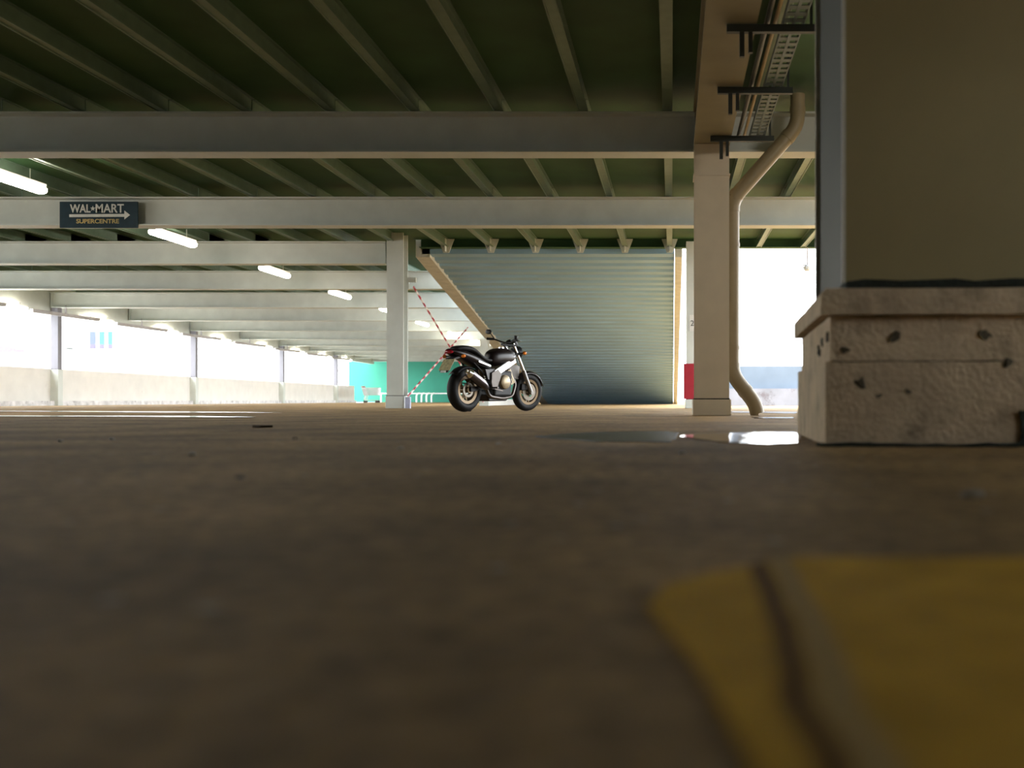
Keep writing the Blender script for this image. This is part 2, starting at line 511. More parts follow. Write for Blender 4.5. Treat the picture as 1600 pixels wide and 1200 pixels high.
# ------------------------------------------------------------------ cable tray, conduit and hangers beside the girder
t = thing('cable_tray', 'galvanised cable tray running beside the overhead girder', 'cable tray', (0.89, 0, 2.75+H))
b = MB(); b.box(-0.08, -0.07, 5.6, 10.95, 0, 0.05); b.box(0.07, 0.08, 5.6, 10.95, 0, 0.05); b.box(-0.012, 0.012, 5.6, 10.95, 0.0, 0.012)
b.build('side_rail', M_tray, t)
b = MB()
for k in range(42): b.box(-0.07, 0.07, 5.65+k*0.125, 5.72+k*0.125, 0.004, 0.010)
b.build('slotted_bed', M_tray, t)
b = MB(); b.tube([(0.762, 5.6, 2.785+H), (0.762, 10.95, 2.785+H)], 0.016, 10)
tag(b.build('conduit', M_cond, smooth=True), 'thin tan conduit running along the cable tray', 'pipe')
b = MB(); b.tube([(0.70, 5.6, 2.78+H), (0.70, 10.9, 2.78+H)], 0.022, 10)  # dark tube along the dark gap between girder and conduit
tag(b.build('dark_tube', M_dark, smooth=True), 'dark thick tube between the girder and the tan conduit', 'cable')
for k, yy in enumerate((7.5, 9.0, 10.66)):
    t = thing('tray_hanger', 'dark bracket under the cable tray, %s from the pipe column' % ORD[2-k], 'bracket', (0.73, yy, 2.69+H), 0, 'tray hangers')
    b = MB(); b.box(-0.33, 0.33, -0.025, 0.025, 0, 0.055); b.build('cross_bar', M_dark, t)
    b = MB(); b.box(-0.235, -0.20, -0.02, 0.02, -0.18, 0); b.box(-0.17, -0.14, -0.02, 0.02, -0.15, 0); b.build('hanging_clamp', M_dark, t)
    b = MB(); b.box(0.28, 0.30, -0.01, 0.01, 0.055, ZJ-2.69-H); b.build('hanger_rod', M_dark, t)

# ------------------------------------------------------------------ ramp
t = thing('car_ramp', 'sloping ribbed grey vehicle ramp seen from underneath', 'ramp', (-5.30, 21.7, 0))
Y1, Z1 = 20.7, 3.09+H
prof = []
n = 46
for k in range(n):
    for s, dz in ((0.0, 0.0), (0.5, 0.0), (0.6, 0.055), (0.9, 0.055)):
        yy = (k+s)/n*Y1
        prof.append((yy, Z1*(1-yy/Y1) + dz + 0.005))
prof.append((Y1, 0.005)); prof.append((Y1+1.5, 0.005)); prof.append((0, Z1+0.4))
b = MB(); b.prism(prof, 0.0, 5.35, 'yz'); b.build('ribbed_soffit', M_ramp, t)
for xa, xb in ((-0.12, 0.17), (5.28, 5.52)):
    b = MB()
    b.prism([(0.0, Z1-0.06), (Y1, 0.0), (Y1+1.5, 0.0), (0.0, Z1+0.55)], xa - (0.01 if xa < 0 else -0.08), xb if xa < 0 else xb+0.0, 'yz')
    b.build('edge_stringer', M_string, t)
b = MB(); b.box(-5.52, -5.45, 30.0, 42.0, 0, 0.19)
tag(b.build('ramp_kerb', M_para), 'low pale kerb under the ramp edge behind the motorcycle', 'kerb')

# ------------------------------------------------------------------ barrier chains
def chain(label, p0, p1, sag=0.0):
    p0, p1 = Vector(p0), Vector(p1)
    L = (p1-p0).length; n = int(L/0.075)
    b = MB()
    for k in range(n):
        s0, s1 = k/n, (k+1)/n
        a = p0.lerp(p1, s0); c_ = p0.lerp(p1, s1)
        a.z -= sag*4*s0*(1-s0); c_.z -= sag*4*s1*(1-s1)
        b.mi = (k//3) % 2
        up = (0,0,1) if k % 2 else (0.7,-0.7,0)
        b.bar(a - p0, c_ - p0 + (c_-a)*0.15, 0.036, 0.014, up)
    o = b.build('barrier_chain', [M_cred, M_cwhite], loc=p0)
    return tag(o, label, 'chain', 'barrier chains')
chain('red and white chain sloping down from the slim column top behind the motorcycle', px(646, 448, 20.85), Vector((-5.42, 29.45, 0.10)))
chain('red and white chain rising from the slim column foot to the ramp edge', Vector((-5.31, 20.60, 0.25)), px(731, 512, 27.2))
b = MB(); b.box(0, 0.06, 0, 0.04, 0, 0.24); b.box(0.06, 0.2, 0, 0.04, 0.14, 0.24)
tag(b.build('chain_bracket', M_beam, loc=(-5.405, 20.80, 2.42)), 'small steel bracket holding the upper chain on the slim column', 'bracket')
b = MB(); b.box(0, 0.10, 0, 0.08, 0, 0.23)
tag(b.build('chain_anchor', mat('pale_blue_block', (0.42, 0.45, 0.6), 0.6), loc=(-5.36, 20.56, 0)), 'pale bluish block at the foot of the slim column', 'block')

# ------------------------------------------------------------------ arrow sign
p = px(93, 356, 16.09); q = px(215, 315, 16.09)
SW, SH = q.x-p.x, q.z-p.z
t = thing('direction_sign', 'dark blue direction sign with white arrow on the second cross beam', 'sign', (p.x, 16.09, p.z))
b = MB(); b.box(0, SW, 0, 0.03, 0, SH); b.build('sign_panel', M_sign, t, bevel=0.004)
def text_obj(s, name, m, parent, x0, x1, z0, z1, y, bold=0.02):
    cu = bpy.data.curves.new(name, 'FONT'); cu.body = s; cu.extrude = 0.02; cu.offset = bold
    tmp = bpy.data.objects.new(name, cu); COL.objects.link(tmp)
    bpy.context.view_layer.update()
    me = bpy.data.meshes.new_from_object(tmp.evaluated_get(bpy.context.evaluated_depsgraph_get()))
    bpy.data.objects.remove(tmp)
    xs = [v.co.x for v in me.vertices]; ys = [v.co.y for v in me.vertices]
    sx = (x1-x0)/(max(xs)-min(xs)); sz = (z1-z0)/(max(ys)-min(ys)); mx_, my_ = min(xs), min(ys)
    for v in me.vertices:
        v.co = Vector((x0+(v.co.x-mx_)*sx, y - v.co.z*0.15, z0+(v.co.y-my_)*sz))
    me.materials.clear(); me.materials.append(m)
    o = bpy.data.objects.new(name, me); COL.objects.link(o); o.parent = parent
    return o
u = SW/1290.0                      # the sign measures 1290 units across in the enlargement
def sx(v): return (v-150)*u
def sz(v): return SH - (v-170)*u*1.0*(SH/(430*u))
text_obj('WAL', 'lettering', M_swhite, t, sx(325), sx(665), sz(352), sz(215), -0.004, 0.022)
text_obj('MART', 'lettering', M_swhite, t, sx(750), sx(1215), sz(352), sz(210), -0.004, 0.015)
st = []
for k in range(10):
    a = math.pi/2 + k*math.pi/5; r = (44 if k % 2 == 0 else 19)*u
    st.append((sx(703)+r*math.cos(a), sz(285)+r*math.sin(a)))
b = MB(); b.prism(st, -0.008, -0.001, 'xz'); b.build('star', M_swhite, t)
b = MB(); b.prism([(sx(315), sz(425)), (sx(1225), sz(420)), (sx(1225), sz(462)), (sx(1318), sz(390)), (sx(1225), sz(318)), (sx(1225), sz(372)), (sx(315), sz(380))], -0.008, -0.001, 'xz')
b.build('arrow', M_swhite, t)
text_obj('SUPERCENTRE', 'lettering', M_syell, t, sx(430), sx(1135), sz(528), sz(455), -0.004, 0.02)
pt = text_obj('2', 'numeral', M_piers, pl, -0.08, -0.01, 1.66, 1.77, -0.0145, 0.0)

# ------------------------------------------------------------------ fluorescent fittings
def fitting(label, x, y, name='fluorescent_light', ztop=ZJ, zc=2.95+H, group='lit fluorescent fittings under the joists', L=1.55):
    t = thing(name, label, 'light', (x, y, zc), 0, group)
    b = MB(); b.box(-0.06, 0.06, -L/2, L/2, 0.03, 0.09); b.build('housing', M_fit, t)
    b = MB(); b.prism([(-0.085, 0.03), (-0.075, -0.035), (-0.03, -0.055), (0.03, -0.055), (0.075, -0.035), (0.085, 0.03)], -L/2, L/2, 'xz')
    b.build('diffuser', M_lamp, t, bevel=0.02)
    b = MB(); b.box(-0.5, 0.5, -0.52, -0.48, ztop-zc-0.03, ztop-zc); b.build('mounting_bar', M_fit, t) if ztop == ZJ else b.bm.free()
    for s in (-0.5, 0.5):
        b = MB(); b.cyl((0, s, 0.09), (0, s, ztop-zc), 0.008, 8); b.build('stem', M_fit, t)
    return t
for k, (y, x) in enumerate(((13.65,-8.87),(18.7,-9.1),(23.6,-9.15),(28.7,-9.3),(33.9,-9.4),(39.6,-9.65),(45.6,-9.75),(51.2,-9.85))):
    fitting('lit fluorescent fitting hanging between the %s and %s cross beams' % (ORD[k], ORD[k+1]), x, y)
fitting('added lit fluorescent fitting under the joists, unseen behind the big cream pier', 2.75, 8.6)  # lamp added out of view to brighten the column, pipe and first beam
for k in range(3, 11):
    y = (BY[k]+BY[k+1])/2; x = wallx(y) + 0.16
    fitting('glowing fitting above the parapet, between the %s and %s cross beams' % (ORD[k], ORD[k+1]), x, y, ztop=2.72+H, zc=2.56+H,
            group='lit fittings above the parapet', L=1.5)
for k in range(3, 11):
    y = BY[k]; x = wallx(y) + 0.40
    b = MB(); b.box(-0.05, 0.05, -1.65, 1.75, -0.05, 0.05); b.box(-0.02, 0.02, -0.02, 0.02, 0.05, 0.30)
    tag(b.build('hanging_rail', M_rail, loc=(x, y, 2.53+H)), 'grey rail hung above the parapet, under the %s cross beam' % ORD[k], 'rail', 'grey rails above the parapet')

# ------------------------------------------------------------------ pier on its concrete footing
def rough(mb, amp, cuts, sc=9.0, seed=0.0):
    bmesh.ops.subdivide_edges(mb.bm, edges=mb.bm.edges[:], cuts=cuts, use_grid_fill=True)
    for v in mb.bm.verts:
        d = Vector((noise.noise((v.co+Vector((seed,0,0)))*sc), noise.noise((v.co+Vector((seed+7,3,0)))*sc), noise.noise((v.co+Vector((0,seed+9,5)))*sc)))
        v.co += d*amp
    return mb
RZ = math.radians(-3.0)
PO = (0.562, 3.75, 0)
t = thing('concrete_footing', 'stained stepped concrete footing under the big cream pier', 'footing', PO, RZ)
b = MB(); b.box(0, 1.3, 0, 1.45, 0, 0.308); rough(b, 0.006, 14); b.build('lower_course', M_conc, t, smooth=True)
b = MB(); b.box(0.02, 1.3, 0.02, 1.43, 0.312, 0.478); rough(b, 0.005, 12, seed=3); b.build('upper_course', M_conc, t, smooth=True)
b = MB(); b.prism([(-0.018, 0.481), (1.3, 0.481), (1.3, 0.575), (-0.002, 0.575), (-0.018, 0.556)], -0.018, 1.47, 'xz'); rough(b, 0.003, 6, seed=5); b.build('cap_course', M_conc, t, smooth=True)
b = MB(); b.box(0.03, 1.3, 0.03, 1.42, 0.300, 0.32); b.build('mortar_joint', M_grime, t)
b = MB(); b.box(0.03, 1.3, 0.03, 1.42, 0.470, 0.49); b.build('mortar_joint', M_grime, t)
for yy, zz, s in ((0.10, 0.405, 0.036), (0.30, 0.395, 0.034), (0.48, 0.375, 0.036), (0.42, 0.36, 0.03)):
    b = MB(); b.box(-0.004, 0.03, yy-s/2, yy+s/2, zz-s/2, zz+s/2); rough(b, 0.004, 3, 30)
    b.transform(Matrix.Translation((0.018, 0, 0))); b.build('socket_hole', M_grime, t)
for xx, zz, w_, h_ in ((0.255, 0.40, 0.02, 0.018), (0.585, 0.405, 0.026, 0.022), (0.655, 0.305, 0.02, 0.014), (0.075, 0.35, 0.014, 0.012), (0.13, 0.225, 0.03, 0.025), (0.19, 0.185, 0.02, 0.008), (0.30, 0.20, 0.015, 0.008)):
    b = MB(); b.ball((0, 0, 0), w_*0.8, 0.005, h_*0.8, 28, 16); rough(b, 0.018, 1, 45, xx*10); b.transform(Matrix.Diagonal((1, 0.25, 1, 1)))
    b.transform(Matrix.Translation((xx, 0.017 if zz > 0.31 else -0.002, zz))); b.build('chipped_spot', M_spot, t)
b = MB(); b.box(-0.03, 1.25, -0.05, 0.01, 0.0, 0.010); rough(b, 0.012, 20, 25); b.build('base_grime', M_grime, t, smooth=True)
b = MB(); b.box(0.70, 0.9, -0.012, 0.05, 0.0, 0.13); rough(b, 0.012, 5, 18); b.build('dark_block', M_grime, t)  # rough dark block at the foot of the footing front
t = thing('steel_pier', 'big flanged cream pier rising out of the concrete footing', 'pier', PO, RZ)
b = MB(); b.box(0.085, 1.25, 0.10, 0.118, 0.61, ZD-0.01); b.build('front_flange', M_pier, t)
b = MB(); b.box(0.072, 0.0849, 0.099, 0.118, 0.61, ZD-0.01); b.build('flange_edge', M_edge_lit, t)
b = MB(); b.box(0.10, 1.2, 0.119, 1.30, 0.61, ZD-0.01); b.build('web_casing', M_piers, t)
b = MB(); b.box(0.078, 1.25, 1.301, 1.33, 0.61, ZD-0.01); b.build('rear_flange', M_edge_lit, t)
b = MB(); b.box(0.085, 1.24, 0.085, 1.34, 0.588, 0.615); rough(b, 0.010, 16, 14); b.build('grout_bed', M_grime, t, smooth=True)

# ------------------------------------------------------------------ floor markings, puddles, scraps
def yellow_material():
    m = mat('worn_yellow_paint', (0.58, 0.33, 0.03), 0.9, 0, 0.2, 14.0, 0.3, 60.0)
    nt = m.node_tree; b = nt.nodes['Principled BSDF']
    src = b.inputs['Base Color'].links[0].from_socket
    tc = [n for n in nt.nodes if n.type == 'TEX_COORD'][0]
    def band(p0, p1, w, col, src):
        d = Vector((p1[0]-p0[0], p1[1]-p0[1])); d.normalize(); nrm = (-d.y, d.x)
        vm = nt.nodes.new('ShaderNodeVectorMath'); vm.operation = 'DOT_PRODUCT'
        vm.inputs[1].default_value = (nrm[0], nrm[1], 0)
        nz = nt.nodes.new('ShaderNodeTexNoise'); nz.inputs['Scale'].default_value = 5.0
        nt.links.new(tc.outputs['Object'], nz.inputs['Vector'])
        nt.links.new(tc.outputs['Object'], vm.inputs[0])
        a = nt.nodes.new('ShaderNodeMath'); a.operation = 'ADD'; a.inputs[1].default_value = -(p0[0]*nrm[0]+p0[1]*nrm[1]) - 0.02
        nt.links.new(vm.outputs['Value'], a.inputs[0])
        k = nt.nodes.new('ShaderNodeMath'); k.operation = 'MULTIPLY_ADD'; k.inputs[1].default_value = 0.04
        nt.links.new(nz.outputs['Fac'], k.inputs[0]); nt.links.new(a.outputs[0], k.inputs[2])
        ab = nt.nodes.new('ShaderNodeMath'); ab.operation = 'ABSOLUTE'; nt.links.new(k.outputs[0], ab.inputs[0])
        mr = nt.nodes.new('ShaderNodeMapRange'); mr.inputs['From Min'].default_value = w*0.3; mr.inputs['From Max'].default_value = w
        mr.inputs['To Min'].default_value = 1; mr.inputs['To Max'].default_value = 0
        nt.links.new(ab.outputs[0], mr.inputs['Value'])
        mx = nt.nodes.new('ShaderNodeMixRGB'); mx.inputs['Color2'].default_value = (*col, 1)
        nt.links.new(mr.outputs[0], mx.inputs['Fac']); nt.links.new(src, mx.inputs['Color1'])
        return mx.outputs['Color']
    A, B = px(1185, 890, 1.018), px(1285, 1180, 0.486)
    out = band((A.x, A.y), (B.x, B.y), 0.014, (0.12, 0.055, 0.008), src)
    A, B = px(1225, 890, 1.018), px(1340, 1150, 0.514)
    out = band((A.x, A.y), (B.x, B.y), 0.016, (0.40, 0.27, 0.10), out)
    b.inputs['Specular IOR Level'].default_value = 0.15
    nt.links.new(out, b.inputs['Base Color'])
    return m
def ground(x, y):
    d = F*H/(y-VPY)
    return ((x-VPX)/F*d, d)
ym = [ground(*p_) for p_ in ((1010,950),(1040,918),(1100,900),(1160,890),(1210,876),(1330,874),(1450,876),(1660,874),(1900,880),(1900,1300),(1250,1300),(1180,1200),(1140,1130),(1105,1065),(1060,1005))]
b = MB(); b.prism(ym, 0.0005, 0.003, 'xy')
tag(b.build('floor_marking', yellow_material()), 'worn yellow painted marking on the bare concrete, coming to a point', 'floor marking')

def water(name, dark, rough_, bump):
    m = mat(name, dark, rough_, 0, 0.1)
    nt = m.node_tree; b = nt.nodes['Principled BSDF']
    b.inputs['IOR'].default_value = 1.33
    b.inputs['Specular IOR Level'].default_value = 0.6
    tc = [n for n in nt.nodes if n.type == 'TEX_COORD'][0]
    nz = nt.nodes.new('ShaderNodeTexNoise'); nz.inputs['Scale'].default_value = 9.0; nz.inputs['Detail'].default_value = 2.0
    nt.links.new(tc.outputs['Object'], nz.inputs['Vector'])
    bp = nt.nodes.new('ShaderNodeBump'); bp.inputs['Strength'].default_value = bump; bp.inputs['Distance'].default_value = 0.02
    nt.links.new(nz.outputs['Fac'], bp.inputs['Height']); nt.links.new(bp.outputs['Normal'], b.inputs['Normal'])
    return m
M_water = water('shallow_water', (0.02, 0.02, 0.016), 0.05, 0.12)
def blob(pts, seed, jit=0.03, n=6):
    out = []
    for i in range(len(pts)):
        a, b_ = Vector(pts[i]), Vector(pts[(i+1) % len(pts)])
        for k in range(n):
            q_ = a.lerp(b_, k/n)
            q_ += Vector((noise.noise(Vector((q_.x*3, q_.y*3, seed))), noise.noise(Vector((q_.x*3, q_.y*3, seed+5)))))*jit
            out.append((q_.x, q_.y))
    return out
b = MB(); b.prism(blob([ground(*p_) for p_ in ((1060,683),(1120,691),(1200,695),(1243,693),(1255,682),(1240,676),(1150,677),(1090,678))], 1), 0.0, 0.004, 'xy')
tag(b.build('puddle', M_water), 'bright shallow puddle beside the concrete footing', 'puddle')
M_damp = water('damp_concrete', (0.06, 0.055, 0.035), 0.42, 0.6)
b = MB(); b.prism(blob([ground(*p_) for p_ in ((830,682),(930,690),(1050,692),(1056,691),(1056,677),(1040,674),(930,676))], 2, 0.06), 0.0, 0.0025, 'xy')
tag(b.build('damp_patch', M_damp), 'dark damp patch trailing away from the bright puddle', 'puddle')
for i, (lab, pts) in enumerate((('thin wet streak crossing the floor below the parapet, nearer one', ((-10,651),(200,651.5),(330,652.5),(400,652),(300,650.3),(-10,649.6))),
                  ('thin wet streak crossing the floor below the parapet, farther one', ((-10,643),(250,645),(440,645),(300,643.2),(-10,642))),
                  ('wet streak on the threshold between the broad column and the footing', ((1140,644.6),(1245,646.5),(1245,643.6),(1145,643))),
                  ('thin wet line in front of the drain pipe foot', ((1175,653.6),(1242,654.2),(1242,652.4),(1180,652.2))))):
    b = MB(); b.prism(blob([ground(*p_) for p_ in pts], 3+i, 0.05), 0.0, 0.004, 'xy')
    tag(b.build('puddle', M_water), lab, 'puddle')

b = MB(); b.prism([(-0.06,0),(-0.02,0.025),(0.05,0.015),(0.065,-0.005),(0.0,-0.03)], 0.001, 0.014, 'xy')
a = ground(410, 668)
tag(b.build('dead_leaf', mat('brown_leaf', (0.07, 0.045, 0.02), 0.8), loc=(a[0], a[1], 0)), 'curled brown leaf lying on the concrete floor', 'leaf')
M_peb = mat('pale_grit', (0.42, 0.38, 0.31), 0.8)
pebs = [(175,687,'beside the floor joint line'), (461,686,'on the floor joint under the slim column'), (95,690,'just past the joint near the parapet side'), (300,712,'between the joint and the stained floor'),
        (626,702,'in front of the motorcycle'), (778,694,'in front of the ramp toe'), (1520,778,'in front of the concrete footing'), (1066,709,'in front of the damp patch'), (376,748,'on the bare floor by the dark stains')]
for k, (xx, yy, wh) in enumerate(pebs):
    a = ground(xx, yy); s = 0.007 if k != 6 else 0.013
    b = MB(); b.ball((0,0,s*0.5), s*1.6, s*1.2, s*0.6, 10, 6); rough(b, 0.003, 1, 60, k)
    tag(b.build('pebble', M_peb, loc=(a[0], a[1], 0), smooth=True), 'small pale stone chip %s' % wh, 'pebble', 'stone chips on the floor')

# ------------------------------------------------------------------ far end: rail with hoops, trolleys, building outside
t = thing('guard_rail', 'low white rail with hooped posts along the green wall', 'railing', (-16.6, 73.9, 0))
b = MB(); b.box(-4.6, 7, -0.04, 0.04, 0.60, 0.68); b.build('rail', M_white, t)
for k in range(4):
    x = (651+7.8*k-1050)/1600*73.9 + 16.6
    b = MB(); b.tube(bend([(x, -0.06, 0), (x, -0.06, 0.52), (x+0.12, -0.06, 0.66), (x+0.2, -0.06, 0.66)], 0.1), 0.055, 8); b.build('hoop_post', M_white, t, smooth=True)
for x in (-4.4, 2.2, 6.8):
    b = MB(); b.box(x-0.04, x+0.04, -0.04, 0.04, 0, 0.6); b.build('post', M_white, t)
M_wire = mat('zinc_wire', (0.62, 0.62, 0.62), 0.35, 0.6)
M_tyre0 = mat('black_wheel', (0.03,0.03,0.03), 0.7)
t = thing('shopping_trolley', 'silver shopping trolley at the parapet end, standing in front of two others', 'trolley', (-18.75, 64, 0), 0, 'shopping trolleys at the parapet end')
b = MB()
def bask(s, z):                   # basket outline at height z
    w_ = 0.22 + 0.08*z; return [(-0.38-0.1*s, -w_-0.05), (0.46, -w_+0.03), (0.46, w_-0.03), (-0.38-0.1*s, w_+0.05)]
for j in range(6):
    z = 0.48 + 0.09*j; o_ = bask(j/5, j/5)
    for k in range(4): b.tube([(*o_[k], z), (*o_[(k+1) % 4], z)], 0.011, 6)
lo_, hi_ = bask(0, 0), bask(1, 1)
for k in range(4):
    for j in range(8):
        s = j/8
        p0 = Vector((*lo_[k], 0.48)).lerp(Vector((*lo_[(k+1) % 4], 0.48)), s); p1 = Vector((*hi_[k], 0.93)).lerp(Vector((*hi_[(k+1) % 4], 0.93)), s)
        b.tube([p0, p1], 0.009, 6)
b.build('wire_basket', M_wire, t)
b = MB()
for s in (-0.24, 0.24):
    b.tube(bend([(0.42, s*0.8, 0.14), (-0.4, s, 0.16), (-0.3, s, 0.48), (-0.52, s, 1.0)], 0.08), 0.018, 8)
b.tube([(0.42, -0.19, 0.14), (0.42, 0.19, 0.14)], 0.018, 8)
b.build('chassis', M_wire, t, smooth=True)
b = MB(); b.tube([(-0.52, -0.27, 1.0), (-0.52, 0.27, 1.0)], 0.028, 10); b.build('handle', M_cred, t, smooth=True)
for x in (0.40, -0.38):
    for y in (-0.2, 0.2):
        b = MB(); b.lathe([(0.0, -0.02), (0.065, -0.02), (0.065, 0.02), (0.0, 0.02)], (x, y, 0.065), 14); b.build('wheel', M_tyre0, t)
dup(t, (-19.05, 64.8, 0), 0.1, 'silver shopping trolley at the parapet end, middle one of the three')
dup(t, (-19.3, 65.7, 0), -0.1, 'silver shopping trolley at the parapet end, tucked in behind the others')

t = thing('neighbouring_building', 'bright white building outside with three tall blue windows', 'building', (-70, 100, 0))
b = MB(); b.box(-30, 40, 0, 8, 0, 13); b.build('facade', M_fascia, t)
M_w1 = mat('blue_grey_glass', (0.035, 0.05, 0.11), 0.3); M_w2 = mat('turquoise_glass', (0.01, 0.12, 0.16), 0.3); M_w3 = mat('violet_sill_panel', (0.06, 0.05, 0.13), 0.4)
for xa, xb, m_ in ((140, 149, M_w1), (155, 162.5, M_w2), (168.5, 175, M_w2)):
    A, B = px(xa, 545, 99.9), px(xb, 518, 99.9)
    b = MB(); b.box(A.x+70, B.x+70, -0.1, 0.05, A.z+0.45, B.z); wo = b.build('window_panel', m_, t)
    b = MB(); b.box(A.x+70, B.x+70, -0.1, 0.05, A.z, A.z+0.45); b.build('lower_pane', M_w3, wo)
A, B = px(-10, 550, 99.5), px(33, 541.5, 99.5)
b = MB(); b.prism([(A.x+70, A.z), (B.x+70, A.z), (B.x+70, A.z+0.2), (B.x+69.6, B.z), (A.x+70, B.z)], -1.2, 0, 'xz'); b.build('entrance_canopy', mat('mauve_canopy', (0.12, 0.09, 0.12), 0.7), t)
A, B = px(104, 546, 99.8), px(112, 543, 99.8)
b = MB(); b.box(A.x+70, B.x+70, -0.3, 0, A.z, B.z); b.build('wall_lamp', M_dark, t)

t = thing('dome_lamp', 'small pale dome fitting hanging under the roof edge by the pier', 'lamp', (2.84, 21.5, 2.80+H))
b = MB(); b.lathe([(0.0, -0.10), (0.05, -0.09), (0.085, -0.05), (0.095, 0.0), (0.0, 0.03)], (0,0,0), 18, 'z'); b.build('dome', mat('pale_dome', (0.55,0.62,0.72), 0.2), t, smooth=True)
b = MB(); b.cyl((0,0,0.02), (0,0,0.40), 0.015, 8); b.bar((0,0,0.03), (-0.2,0,0.02), 0.03, 0.02); b.build('arm', M_rail, t)

# ------------------------------------------------------------------ motorcycle (x forward, y to its left side, z up)
K_blk = mat('black_gloss_paint', (0.008, 0.004, 0.005), 0.33, 0, 0.1, coat=0.08, spec=0.3)
K_plas = mat('black_plastic', (0.007, 0.007, 0.008), 0.5, spec=0.25)
K_seat = mat('black_vinyl', (0.007, 0.006, 0.007), 0.6, 0, 0.1, 20, 0.2, 120, spec=0.25)
K_tyre = mat('black_rubber', (0.006, 0.006, 0.006), 0.6, 0, 0.1, 20, spec=0.2)
K_sil = mat('silver_frame_paint', (0.75, 0.75, 0.77), 0.3, 0.7)
K_chr = mat('polished_metal', (0.8, 0.8, 0.82), 0.15, 1.0)
K_rim = mat('bronze_rim', (0.13, 0.085, 0.04), 0.4, 0.5)
K_eng = mat('champagne_engine', (0.36, 0.29, 0.19), 0.42, 0.5)
K_disc = mat('brake_disc_steel', (0.16, 0.14, 0.115), 0.42, 0.8)
K_hdr = mat('dark_exhaust_steel', (0.10, 0.085, 0.075), 0.35, 0.8)
K_ora = mat('orange_lens', (0.8, 0.22, 0.02), 0.25)
K_red = mat('red_lens', (0.30, 0.01, 0.02), 0.25)
K_plate = mat('number_plate_face', (0.42, 0.37, 0.20), 0.5, 0, 0.35, 22.0)
K_glass = mat('headlamp_glass', (0.7, 0.72, 0.72), 0.08)
TH = math.radians(59)
bike = thing('motorcycle', 'black naked motorcycle with silver frame parked in front of the ramp', 'motorcycle', (-2.563, 14.985, 0.0), TH)

def tyre_prof(R, rr, rw, n=14):
    return [(R-rr + rr*math.cos(2*math.pi*k/n), rw*math.sin(2*math.pi*k/n)) for k in range(n)]
def wheel(name, cx, R, rr, rw, M=None, discs=(1,)):
    def fin(b): return b.transform(M) if M is not None else b
    b = MB()
    ri = R - 2*rr + 0.018
    rd = 0.128 if len(discs) > 1 else 0.105
    b.lathe([(ri-0.03, -rw*0.75), (ri+0.015, -rw*0.8), (ri+0.015, rw*0.8), (ri-0.03, rw*0.75), (ri-0.015, 0)], (cx, 0, R), 40, closed=True)
    for k in range(3):
        a = 2*math.pi*k/3 + 0.5
        for da in (-0.28, 0.28):
            p0 = Vector((cx+0.04*math.cos(a), 0, R+0.04*math.sin(a))); p1 = Vector((cx+ri*math.cos(a+da), 0, R+ri*math.sin(a+da)))
            b.bar(p0, p1, 0.035, 0.03, (0,1,0), 0.03, 0.022)
    b.cyl((cx, -rw-0.02, R), (cx, rw+0.02, R), 0.045, 20)
    wo = fin(b).build(name, K_rim, bike, smooth=True)
    b = MB(); b.lathe(tyre_prof(R, rr, rw), (cx, 0, R), 48, closed=True); fin(b).build('tyre', K_tyre, wo, smooth=True)
    for s in discs:
        b = MB(); b.lathe([(0.07, s*(rw*0.9)), (rd, s*(rw*0.9)), (rd, s*(rw*0.9)+0.006), (0.07, s*(rw*0.9)+0.006)], (cx, 0, R), 36, closed=True)
        fin(b).build('brake_disc', K_disc, wo, smooth=True)
    return wo
RR, RF = 0.312, 0.292
wheel('rear_wheel', -0.69, RR, 0.072, 0.082, discs=(-1,))
# steering: everything in front turns about the fork axis
ax0, ax1 = Vector((0.30, 0, 0.98)), Vector((0.62, 0, 0.40))
ST = Matrix.Translation(ax0) @ Matrix.Rotation(math.radians(-9), 4, (ax0-ax1).normalized()) @ Matrix.Translation(-ax0)
fw = wheel('front_wheel', 0.69, RF, 0.062, 0.058, ST, discs=(-1, 1))
def part(name, m, fn, parent=None, steer=False, **kw):
    b = MB(); fn(b)
    if steer: b.transform(ST)
    return b.build(name, m, parent or bike, **kw)

for s in (-1, 1):
    fk = part('fork_leg', K_blk if False else K_chr, lambda b: b.tube([(0.262, s*0.10, 1.01), (0.50, s*0.10, 0.62)], 0.022, 12), steer=True, smooth=True)
    part('fork_slider', mat('grey_fork_slider', (0.22, 0.21, 0.2), 0.4, 0.6), lambda b: (b.tube([(0.50, s*0.10, 0.62), (0.675, s*0.10, 0.30)], [0.030, 0.034], 12), b.cyl((0.69, s*0.075, 0.29), (0.69, s*0.125, 0.29), 0.03)), fk, True, smooth=True)
    part('brake_caliper', K_plas, lambda b: b.box(0.50, 0.60, s*0.055-0.03, s*0.055+0.035, 0.32, 0.42), fk, True, bevel=0.01)
part('fork_clamp', K_plas, lambda b: (b.bar((0.27, -0.13, 0.985), (0.27, 0.13, 0.985), 0.08, 0.035), b.bar((0.345, -0.13, 0.86), (0.345, 0.13, 0.86), 0.08, 0.04)), steer=True, bevel=0.006)
hb = part('handlebar', K_plas, lambda b: b.tube(bend([(0.13, -0.32, 1.06), (0.17, -0.22, 1.06), (0.24, -0.10, 1.02), (0.24, 0.10, 1.02), (0.17, 0.22, 1.06), (0.13, 0.32, 1.06)], 0.05), 0.012, 10), steer=True, smooth=True)
for s in (-1, 1):
    part('grip', K_tyre, lambda b: b.tube([(0.168, s*0.225, 1.06), (0.13, s*0.33, 1.06)], 0.019, 12), hb, True, smooth=True)
    part('lever', K_chr, lambda b: b.tube([(0.22, s*0.22, 1.06), (0.24, s*0.25, 1.055), (0.19, s*0.33, 1.05)], 0.007, 8), hb, True, smooth=True)
part('brake_reservoir', K_plas, lambda b: b.cyl((0.22, -0.20, 1.07), (0.22, -0.20, 1.13), 0.026), hb, True, smooth=True)
